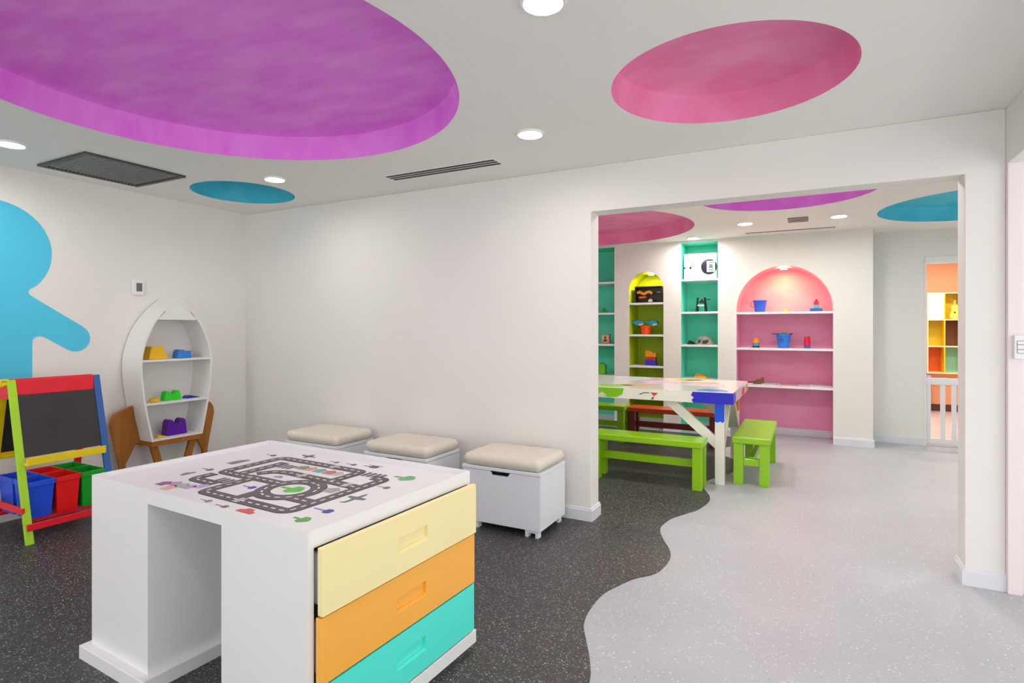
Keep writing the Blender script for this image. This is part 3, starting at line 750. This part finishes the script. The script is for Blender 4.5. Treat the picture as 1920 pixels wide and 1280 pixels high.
patch('yz', [(ty - .15, tz - .098), (ty - .012, tz - .098), (ty - .012, tz - .022), (ty - .2, tz - .022)], tx, tx + .002, (240, 150, 110))
patch('yz', [(0.05, tz - .09), (.28, tz - .09), (.30, tz - .03), (.1, tz - .03)], tx, tx + .002, (214, 40, 90))
patch('xz', [(lx - lg, .50), (lx, .50), (lx, .69), (lx - lg, .69)], ly - lg - .0015, ly - lg, (236, 140, 20))
patch('yz', [(ly - lg, .50), (ly, .50), (ly, .69), (ly - lg, .69)], lx, lx + .0015, (236, 140, 20))
# top: broad pale patches
for cx_, cy_, rx_, ry_, c in [(.25, .1, .20, .16, (226, 196, 226)), (.60, .40, .24, .14, (250, 222, 190)), (-.1, .38, .18, .2, (196, 220, 236)), (.12, -.3, .16, .12, (206, 176, 150)), (.70, .02, .2, .15, (240, 200, 210)), (.84, -.47, .15, .10, (70, 120, 214)), (.42, .50, .2, .10, (250, 214, 120)), (-.05, -.46, .17, .12, (150, 200, 90))]:
    patch('xy', [(cx_ + a, cy_ + b) for a, b in blob(12, rx_, ry_)], tz, tz + .0012, c)

def bench(name, label, loc, rz, ln, dp, hz, mm, mm2=None, grp='low wooden benches around the craft table'):
    mm2 = mm2 or mm
    t = thing(name, label, 'bench', loc, rz, grp)
    m = MB(); m.box(-ln / 2, -dp / 2, hz - .055, ln / 2, dp / 2, hz); m.build('seat', mm, t, bevel=.008)
    k = .078; ox, oy = ln / 2 - .008, dp / 2 - .010
    for sx in (-1, 1):
        for sy in (-1, 1):
            x0, x1 = sorted((sx * ox, sx * (ox - k))); y0, y1 = sorted((sy * oy, sy * (oy - k)))
            m = MB(); m.box(x0, y0, 0, x1, y1, hz - .055); m.build('leg', mm2, t, bevel=.005)
        x0, x1 = sorted((sx * (ox - .015), sx * (ox - k + .015)))
        m = MB(); m.box(x0, -oy + k, .165, x1, oy - k, .225); m.build('end_rail', mm2, t, bevel=.003)
    m = MB(); m.box(-ox + k - .02, -.02, .17, ox - k + .02, .02, .235); m.build('stretcher', mm2, t, bevel=.003)
    return t
lime_m = mat('lime_bench_paint', (150, 208, 8), .32, .03, 6, coat=.2)
red_m = mat('orange_bench_paint', (208, 70, 20), .35, .04, 6, coat=.2)
red2_m = mat('dark_red_bench_paint', (132, 34, 18), .4, .05, 6)
bench('bench', 'long lime green bench in front of the craft table', (-1.27, 4.985, 0), 0, .975, .265, .408, lime_m)
bench('bench', 'lime green bench at the right end of the craft table', (-.447, 5.79, 0), R(90), 1.10, .305, .408, lime_m)
bench('bench', 'orange red bench behind the craft table', (-1.42, 6.75, 0), 0, 1.02, .27, .41, red_m, red2_m)
bench('bench', 'lime green bench behind the craft table at the wall opening', (-2.44, 6.62, 0), 0, 1.02, .27, .43, lime_m)

# ---------------------------------------------------------------- toddler gate and cubbies in the room beyond
t = thing('safety_gate', 'white slatted safety gate in the far doorway', 'gate', (DX0, YR + .03, 0))
gw = .86
for nm, bx in (('top_rail', (0.01, 0, .70, gw, .03, .777)), ('bottom_rail', (0.01, 0, .02, gw, .03, .082)), ('post', (.008, 0, .082, .056, .03, .70))):
    m = MB(); m.box(*bx); m.build(nm, white_m, t, bevel=.003)
for k in range(7):
    x = .147 + k * .1025; m = MB(); m.box(x, .004, .082, x + .046, .026, .70); m.build('slat', white_m, t, bevel=.003)
CB = thing('cubby_shelf', 'wall cubby shelf with coloured compartments beyond the gate', 'shelf', (1.668, YO, 0))
cw, hz_ = .2185, [.636, 1.058, 1.482, 1.906]
ncol = 4
yel_f = mat('cubby_yellow', (252, 206, 24), .4, .03); crm = mat('cubby_cream', (252, 236, 190), .4, .02)
fill = [[(240, 96, 20), (150, 214, 186), (252, 206, 24), (220, 100, 60)], [(226, 192, 20), (112, 58, 14), (150, 214, 186), (252, 206, 24)], [(244, 244, 250), (250, 206, 10), (240, 96, 20), (150, 214, 186)]]
dp = .26
for i in range(ncol + 1):
    m = MB(); m.box(i * cw - .009, -dp, hz_[0], i * cw + .009, 0, hz_[-1]); m.build('upright', yel_f if i == 1 else crm, CB, bevel=.002)
for j, z in enumerate(hz_):
    m = MB(); m.box(-.009, -dp - .001, z - .009, ncol * cw + .009, 0, z + .009); m.build('board', crm, CB, bevel=.002)
for j in range(3):
    for i in range(ncol):
        c = fill[j][i]; mm = mat('cubby_%d_%d_%d' % c, c, .5, .03)
        if j == 2 and i == 0: m = MB(); m.box(i * cw + .009, -dp, hz_[j] + .009, (i + 1) * cw - .009, -dp + .016, hz_[j + 1] - .009); m.build('door', mm, CB, bevel=.002)
        else: m = MB(); m.box(i * cw + .009, -.02, hz_[j] + .009, (i + 1) * cw - .009, -.002, hz_[j + 1] - .009); m.build('back_panel', mm, CB)
# toy guitar
G = thing('toy_guitar', 'yellow toy guitar standing in the yellow cubby beyond the gate', 'guitar', (1.668 + 1.62 * cw, YO - .20, hz_[2] + .010))
gm = mat('toy_guitar_yellow', (255, 222, 90), .4, .03)
body = catmull([(0, 0), (.05, .012), (.068, .06), (.052, .115), (.044, .15), (.050, .185), (.035, .22), (.012, .232)], 5)
m = MB(); m.prism([(a, b) for a, b in body] + [(-a, b) for a, b in body[::-1]][:-1], -.02, .02, 'xz'); m.build('guitar_body', gm, G, bevel=.003)
m = MB(); m.box(-.011, -.026, .20, .011, -.014, .36); m.build('neck', gm, G)
m = MB(); m.prism([(-.014, .30), (.014, .30), (.020, .372), (-.020, .372)], -.028, -.012, 'xz'); m.build('headstock', mat('guitar_brown', (130, 80, 20), .5, .05), G)
m = MB(); m.lathe([(.012, -.0215), (.012, -.0195)], 0, 0, 16, Matrix.Translation((0, 0, .105)) @ Matrix.Rotation(R(90), 4, 'X') @ Matrix.Translation((0, 0, .0415))); m.build('sound_hole', black_m, G)
m = MB(); m.box(1.54, YO - .34, .004, 1.70, YO - .16, .60)
tag(m.build('toy_crate', mat('lilac_plastic', (176, 158, 214), .5, .05), None, bevel=.012), 'lilac plastic box standing under the cubby shelf beyond the gate', 'box')

# ---------------------------------------------------------------- toys in the niches
YS = YN + .16
def plastic(c): return mat('plastic_%d_%d_%d' % c, c, .35, .04, 15)
def bucket(label, x, z, r, h, c, handle=None, content=None, face=False):
    t = thing('toy_bucket', label, 'bucket', (x, YS, z), group='toy buckets in the niches')
    m = MB(); m.lathe([(r * .72, 0), (r * .74, .003), (r * .95, h - .018), (r * 1.03, h - .016), (r * 1.03, h), (r * .93, h), (r * .90, h - .01), (r * .70, .008), (.004, .008)], 0, 0, 28, cap1=True); m.build('tub', plastic(c), t, smooth=True)
    if handle:
        pts = [(-r * 1.04 + .0, 0, h - .012)] + [(-r * (1.04 + .30 * math.sin(math.pi * k / 8)), -.005, h - .012 - .075 * k / 8) for k in range(1, 8)] + [(-r * .90, -.02, h - .09)]
        m = MB(); m.tube(pts, .0065, 8); m.build('handle', plastic(handle), t, smooth=True)
    if face:
        m = MB(); m.lathe([(.026, 0), (.026, .004)], 0, 0, 20, Matrix.Translation((-.02, -r * .86, h * .62)) @ Matrix.Rotation(R(90 - 6), 4, 'X')); m.build('badge', plastic((30, 80, 150)), t)
    return t
zp = [1.5485, 1.1075, .6525]
bucket('plain blue toy bucket with a handle under the pink arch', -.553, zp[0], .082, .148, (34, 96, 226), handle=(190, 110, 60))
b2 = bucket('blue toy bucket holding a green toy on the middle pink shelf', -.288, zp[1], .086, .165, (48, 124, 226), face=True)
t = thing('toy_leaf', 'green toy lying in the blue bucket on the pink shelf', 'toy', (-.288, YS, zp[1] + .146))
m = MB(); m.lathe([(.060, .0), (.056, .018), (.036, .036), (.01, .044)], 0, 0, 18); m.build('shell', plastic((30, 150, 70)), t, smooth=True)
m = MB(); m.beam((-.13, -.02, .026), (.02, -.0, .026), .016, .012); m.beam((.06, .0, .022), (.10, -.02, .03), .014, .012); m.build('spade', plastic((70, 40, 40)), t)
def stack(name, label, x, z, parts, cat='toy', grp=None, y=YS):
    t = thing(name, label, cat, (x, y, z), group=grp); zz = 0
    for nm, shape, w, h, d, c in parts:
        m = MB()
        if shape == 'box': m.box(-w / 2, -d / 2, zz, w / 2, d / 2, zz + h)
        elif shape == 'cyl': m.lathe([(w / 2, zz), (w / 2 * .86, zz + h)], 0, 0, 22)
        elif shape == 'cylup': m.lathe([(w / 2 * .86, zz), (w / 2, zz + h)], 0, 0, 22)
        elif shape == 'dome': m.lathe([(w / 2, zz), (w / 2 * .98, zz + h * .3), (w / 2 * .8, zz + h * .7), (w / 2 * .4, zz + h * .95), (.003, zz + h)], 0, 0, 22)
        elif shape == 'peaks':
            m.prism([(-w / 2, zz), (w / 2, zz), (w / 2, zz + h * .55), (w * .36, zz + h * .62), (w * .25, zz + h * .5), (w * .12, zz + h * .78), (0, zz + h * .7), (-w * .1, zz + h), (-w * .22, zz + h * .86), (-w * .35, zz + h), (-w / 2, zz + h * .8)], -d / 2, d / 2, 'xz')
        m.build(nm, plastic(c), t, bevel=.003, smooth=False); zz += h
    return t
stack('toy_cup', 'orange and blue stacked toy cup on the middle pink shelf', -.60, zp[1], [('base', 'box', .085, .022, .07, (40, 36, 40)), ('band', 'cylup', .082, .034, 0, (60, 160, 220)), ('cap', 'dome', .090, .066, 0, (250, 150, 10))], 'cup')
stack('toy_cup', 'red toy cup with a blue base on the middle pink shelf', -.03, zp[1], [('base', 'cyl', .070, .032, 0, (50, 120, 200)), ('cup', 'cyl', .072, .110, 0, (226, 22, 60))], 'cup')
t = stack('toy_boat', 'red and blue stacked toy on the top pink shelf', .066, zp[0], [('base', 'box', .135, .040, .08, (36, 96, 190)), ('cabin', 'box', .070, .040, .05, (90, 190, 210)), ('roof', 'box', .055, .042, .05, (226, 26, 60)), ('funnel', 'cyl', .030, .026, 0, (170, 20, 60))])
stack('toy_ball', 'tiny yellow toy in the middle of the top pink shelf', -.262, zp[0], [('dome', 'dome', .050, .036, 0, (250, 200, 20))])
# wooden animal and books on the low pink shelf
t = thing('toy_animal', 'brown wooden toy animal on the lowest pink shelf', 'toy', (-.565, YS, zp[2]))
wm = mat('toy_wood_brown', (120, 84, 40), .5, .1, 12)
m = MB(); m.prism([(-.065, 0), (.055, 0), (.056, .05), (.060, .088), (.045, .074), (.034, .092), (.024, .066), (-.01, .058), (-.05, .036)], -.018, .018, 'xz'); m.build('animal_body', wm, t, bevel=.004)
for x, w, c, lb in ((-.69, .14, (96, 26, 30), 'dark red book lying at the left of the lowest pink shelf'), (-.44, .17, (226, 206, 196), 'cream book lying beside the wooden animal'), (-.22, .19, (214, 130, 150), 'pink book lying on the lowest pink shelf'), (.06, .12, (240, 226, 222), 'white booklet lying at the right of the lowest pink shelf')):
    b = thing('book', lb, 'book', (x, YN + .14, zp[2]), R(random.uniform(-6, 6)), 'books on the lowest pink shelf')
    h = .022 if x < -.6 else .012
    m = MB(); m.box(-w / 2, -.10, 0, w / 2, .10, .002); m.box(-w / 2, -.10, h - .002, w / 2, .10, h); m.box(-w / 2, -.10, .002, -w / 2 + .003, .10, h - .002); m.build('cover', plastic(c), b)
    m = MB(); m.box(-w / 2 + .003, -.096, .002, w / 2 - .004, .096, h - .002); m.build('pages', mat('paper', (236, 230, 220), .8, .03), b)

# bright teal niche
zt = [1.9855, 1.5625, 1.1375, .7005]
t = thing('toy_washer', 'white toy laundry set with a round dark door in the teal niche', 'toy', (-1.258, YS, zt[0]))
w2 = mat('toy_white', (244, 244, 248), .4, .01)
m = MB(); m.box(-.205, -.09, 0, -.022, .10, .332); m.build('cabinet', w2, t, bevel=.006)
m = MB(); m.box(-.020, -.09, 0, .205, .10, .332); m.build('washer_body', w2, t, bevel=.006)
navy = plastic((30, 28, 52))
Rx = Matrix.Rotation(R(90), 4, 'X')
m = MB(); m.lathe([(.098, .0), (.098, .008), (.088, .010), (.004, .010)], 0, 0, 36, Matrix.Translation((.110, -.09, .155)) @ Rx); m.build('porthole', navy, t, smooth=True)
m = MB(); m.box(.085, -.105, .085, .185, -.100, .225); m.build('picture_card', plastic((200, 222, 220)), t)
m = MB()
for a in ((.098, -.107, .20, .172, -.105, .212), (.105, -.107, .105, .165, -.105, .118)): m.box(*a)
m.prism([(.105, .135), (.165, .135), (.150, .185), (.120, .185)], -.107, -.105, 'xz'); m.build('card_print', plastic((84, 110, 110)), t)
for x, z, r in ((-.155, .155, .006), (-.12, .15, .016), (-.10, .185, .007), (-.085, .20, .007), (-.075, .18, .007), (-.09, .165, .007), (-.165, .30, .004), (-.195, .15, .014)): m = MB(); m.lathe([(r, 0), (r, .006)], 0, 0, 12, Matrix.Translation((x, -.09, z)) @ Rx); m.build('knob', navy, t)
t = thing('toy_chair', 'small black and mint toy high chair in the teal niche', 'toy', (-1.255, YS, zt[1]))
bk = plastic((22, 34, 32)); mint = plastic((90, 200, 160))
for sx in (-1, 1):
    for sy in (-1, 1): m = MB(); m.beam((sx * .058, sy * .05, 0), (sx * .042, sy * .036, .185), .014, .014); m.build('leg', bk, t)
m = MB(); m.box(-.048, -.045, .075, .048, .045, .092); m.build('seat', plastic((226, 236, 232)), t, bevel=.003)
m = MB(); m.prism([(-.048, .10), (.048, .10), (.046, .185), (.03, .196), (-.03, .196), (-.046, .185)], .03, .044, 'xz'); m.build('backrest', mint, t)
m = MB(); m.prism([(-.034, .12), (.034, .12), (.0, .175)], .022, .03, 'xz'); m.box(-.05, -.05, .125, .05, -.04, .137); m.beam((.045, -.04, .155), (.115, -.04, .158), .014, .014); m.build('tray_bar', bk, t)
t = thing('toy_bag', 'clear bag of brown and black toys on the teal shelf', 'bag', (-1.215, YS, zt[2]))
bagm = mat('bag_grey', (176, 176, 166), .25, .12, 30); 
m = MB(); m.lathe([(.105, 0), (.108, .02), (.095, .06), (.070, .095), (.03, .108), (.004, .11)], 0, 0, 16)
for v in m.bm.verts: v.co.y *= .6; v.co += Vector((random.uniform(-.008, .008), random.uniform(-.008, .008), random.uniform(-.004, .004) if v.co.z > .01 else 0))
m.build('bag_film', bagm, t)
m = MB()
for k in range(9):
    x, z = random.uniform(-.07, .07), random.uniform(.02, .06); m.box(x - .016, -.078 + .2 * abs(x), z - .01, x + .016, -.045, z + .01)
m.build('packed_toys', plastic((70, 50, 40)), t)
t = stack('toy_car', 'small black toy beside the clear bag on the teal shelf', -1.385, zt[2], [('chassis', 'box', .10, .020, .05, (16, 22, 24)), ('cab', 'peaks', .07, .030, .04, (16, 22, 24))])
stack('toy_plates', 'yellow and orange toys lying on the lowest teal shelf', -1.265, zt[3], [('tray', 'box', .16, .022, .10, (244, 206, 20)), ('lid', 'peaks', .12, .030, .08, (240, 130, 40))])
# olive niche
zo = [1.6925, 1.2655, .8455]
t = thing('toy_case', 'black open toy case with orange tools in the yellow arch', 'box', (-1.935, YS + .02, zo[0]))
blk = plastic((40, 36, 40))
m = MB(); m.box(-.19, .05, 0, .185, .10, .225); m.box(-.19, -.08, 0, -.18, .05, .22); m.box(.175, -.08, 0, .185, .05, .22); m.box(-.18, -.08, .212, .175, .05, .225); m.box(-.18, -.08, 0, .175, .05, .012); m.build('case', blk, t, bevel=.002)
m = MB(); m.tube([(-.17 + .035 * k, -.03 + .01 * math.sin(k), .14 + .016 * math.sin(k * 1.7)) for k in range(7)], .022, 10); m.build('tool', plastic((246, 170, 20)), t, smooth=True)
m = MB(); m.tube([(-.14, -.04, .075), (-.04, -.04, .08)], .016, 10); m.build('tool', plastic((214, 96, 10)), t, smooth=True)
m = MB(); m.lathe([(.034, 0.012), (.032, .04), (.012, .06)], -.0 + .02, -.05, 10); m.build('cup', plastic((220, 190, 196)), t)
m = MB(); m.box(.08, .044, .145, .135, .05, .155); m.build('clasp', plastic((230, 230, 230)), t)
t = bucket('orange red toy bucket in the olive niche', -1.985, zo[1], .080, .115, (250, 84, 14))
def fish(label, x, z, rz, c):
    t = thing('toy_fish', label, 'toy', (x, YS - .01, z), rz, 'toy fish in the orange bucket')
    body = [(-.105, .05), (-.085, .02), (-.06, .028), (-.02, .0), (.04, .004), (.085, .030), (.06, .065), (.0, .085), (-.05, .06), (-.08, .075)]
    m = MB(); m.prism(body, -.025, .025, 'xz'); m.build('fish_body', plastic(c), t, bevel=.008)
    m = MB(); m.prism([(.0, .004), (.055, .008), (.075, .028), (.02, .026)], -.027, .027, 'xz'); m.build('belly', plastic((226, 236, 236)), t)
    return t
fish('blue toy fish leaning left on the orange bucket', -2.09, zo[1] + .117, R(12), (36, 140, 170))
fish('blue striped toy fish leaning right on the orange bucket', -1.885, zo[1] + .117, R(-14), (40, 160, 190))
stack('toy_tower', 'block tower of blue, red and orange bricks in the olive niche', -1.912, zo[2], [('brick', 'box', .145, .075, .08, (62, 40, 196)), ('brick', 'box', .140, .040, .08, (196, 50, 20)), ('brick', 'peaks', .145, .095, .07, (246, 160, 20))], 'toy')
# dark teal niche at the wall end
stack('toy_frog', 'small green toy on the dark teal shelf', -2.58, 1.5635, [('body', 'dome', .085, .05, 0, (40, 200, 70)), ('head', 'dome', .04, .022, 0, (40, 180, 70))], 'toy')
t = thing('game_box', 'small board game box with a pink and tan cover on the dark teal shelf', 'box', (-2.555, YS, 1.1305), R(-4))
m = MB(); m.box(-.062, -.02, 0, .062, .03, .138); m.build('carton', plastic((206, 140, 122)), t, bevel=.003)
m = MB(); m.box(-.048, -.0215, .02, .048, -.020, .118); m.build('cover_print', plastic((236, 206, 160)), t)
m = MB(); m.lathe([(.018, 0), (.018, .002)], 0, 0, 16, Matrix.Translation((0, -.0215, .088)) @ Matrix.Rotation(R(90), 4, 'X')); m.prism([(-.034, .03), (.034, .03), (.024, .058), (.008, .068), (-.008, .068), (-.024, .058)], -.0235, -.0215, 'xz'); m.build('cover_drawing', plastic((120, 60, 50)), t)
t = thing('toy_pouch', 'lime green box on the lowest dark teal shelf', 'box', (-2.61, YS, .7005))
m = MB(); m.box(-.06, -.05, 0, .06, .05, .14); m.build('case', plastic((110, 200, 20)), t, bevel=.015)
m = MB(); m.tube([(-.02, 0, .14), (-.015, 0, .158), (.03, 0, .16), (.04, 0, .14)], .005, 6); m.build('carry_handle', plastic((40, 90, 20)), t)
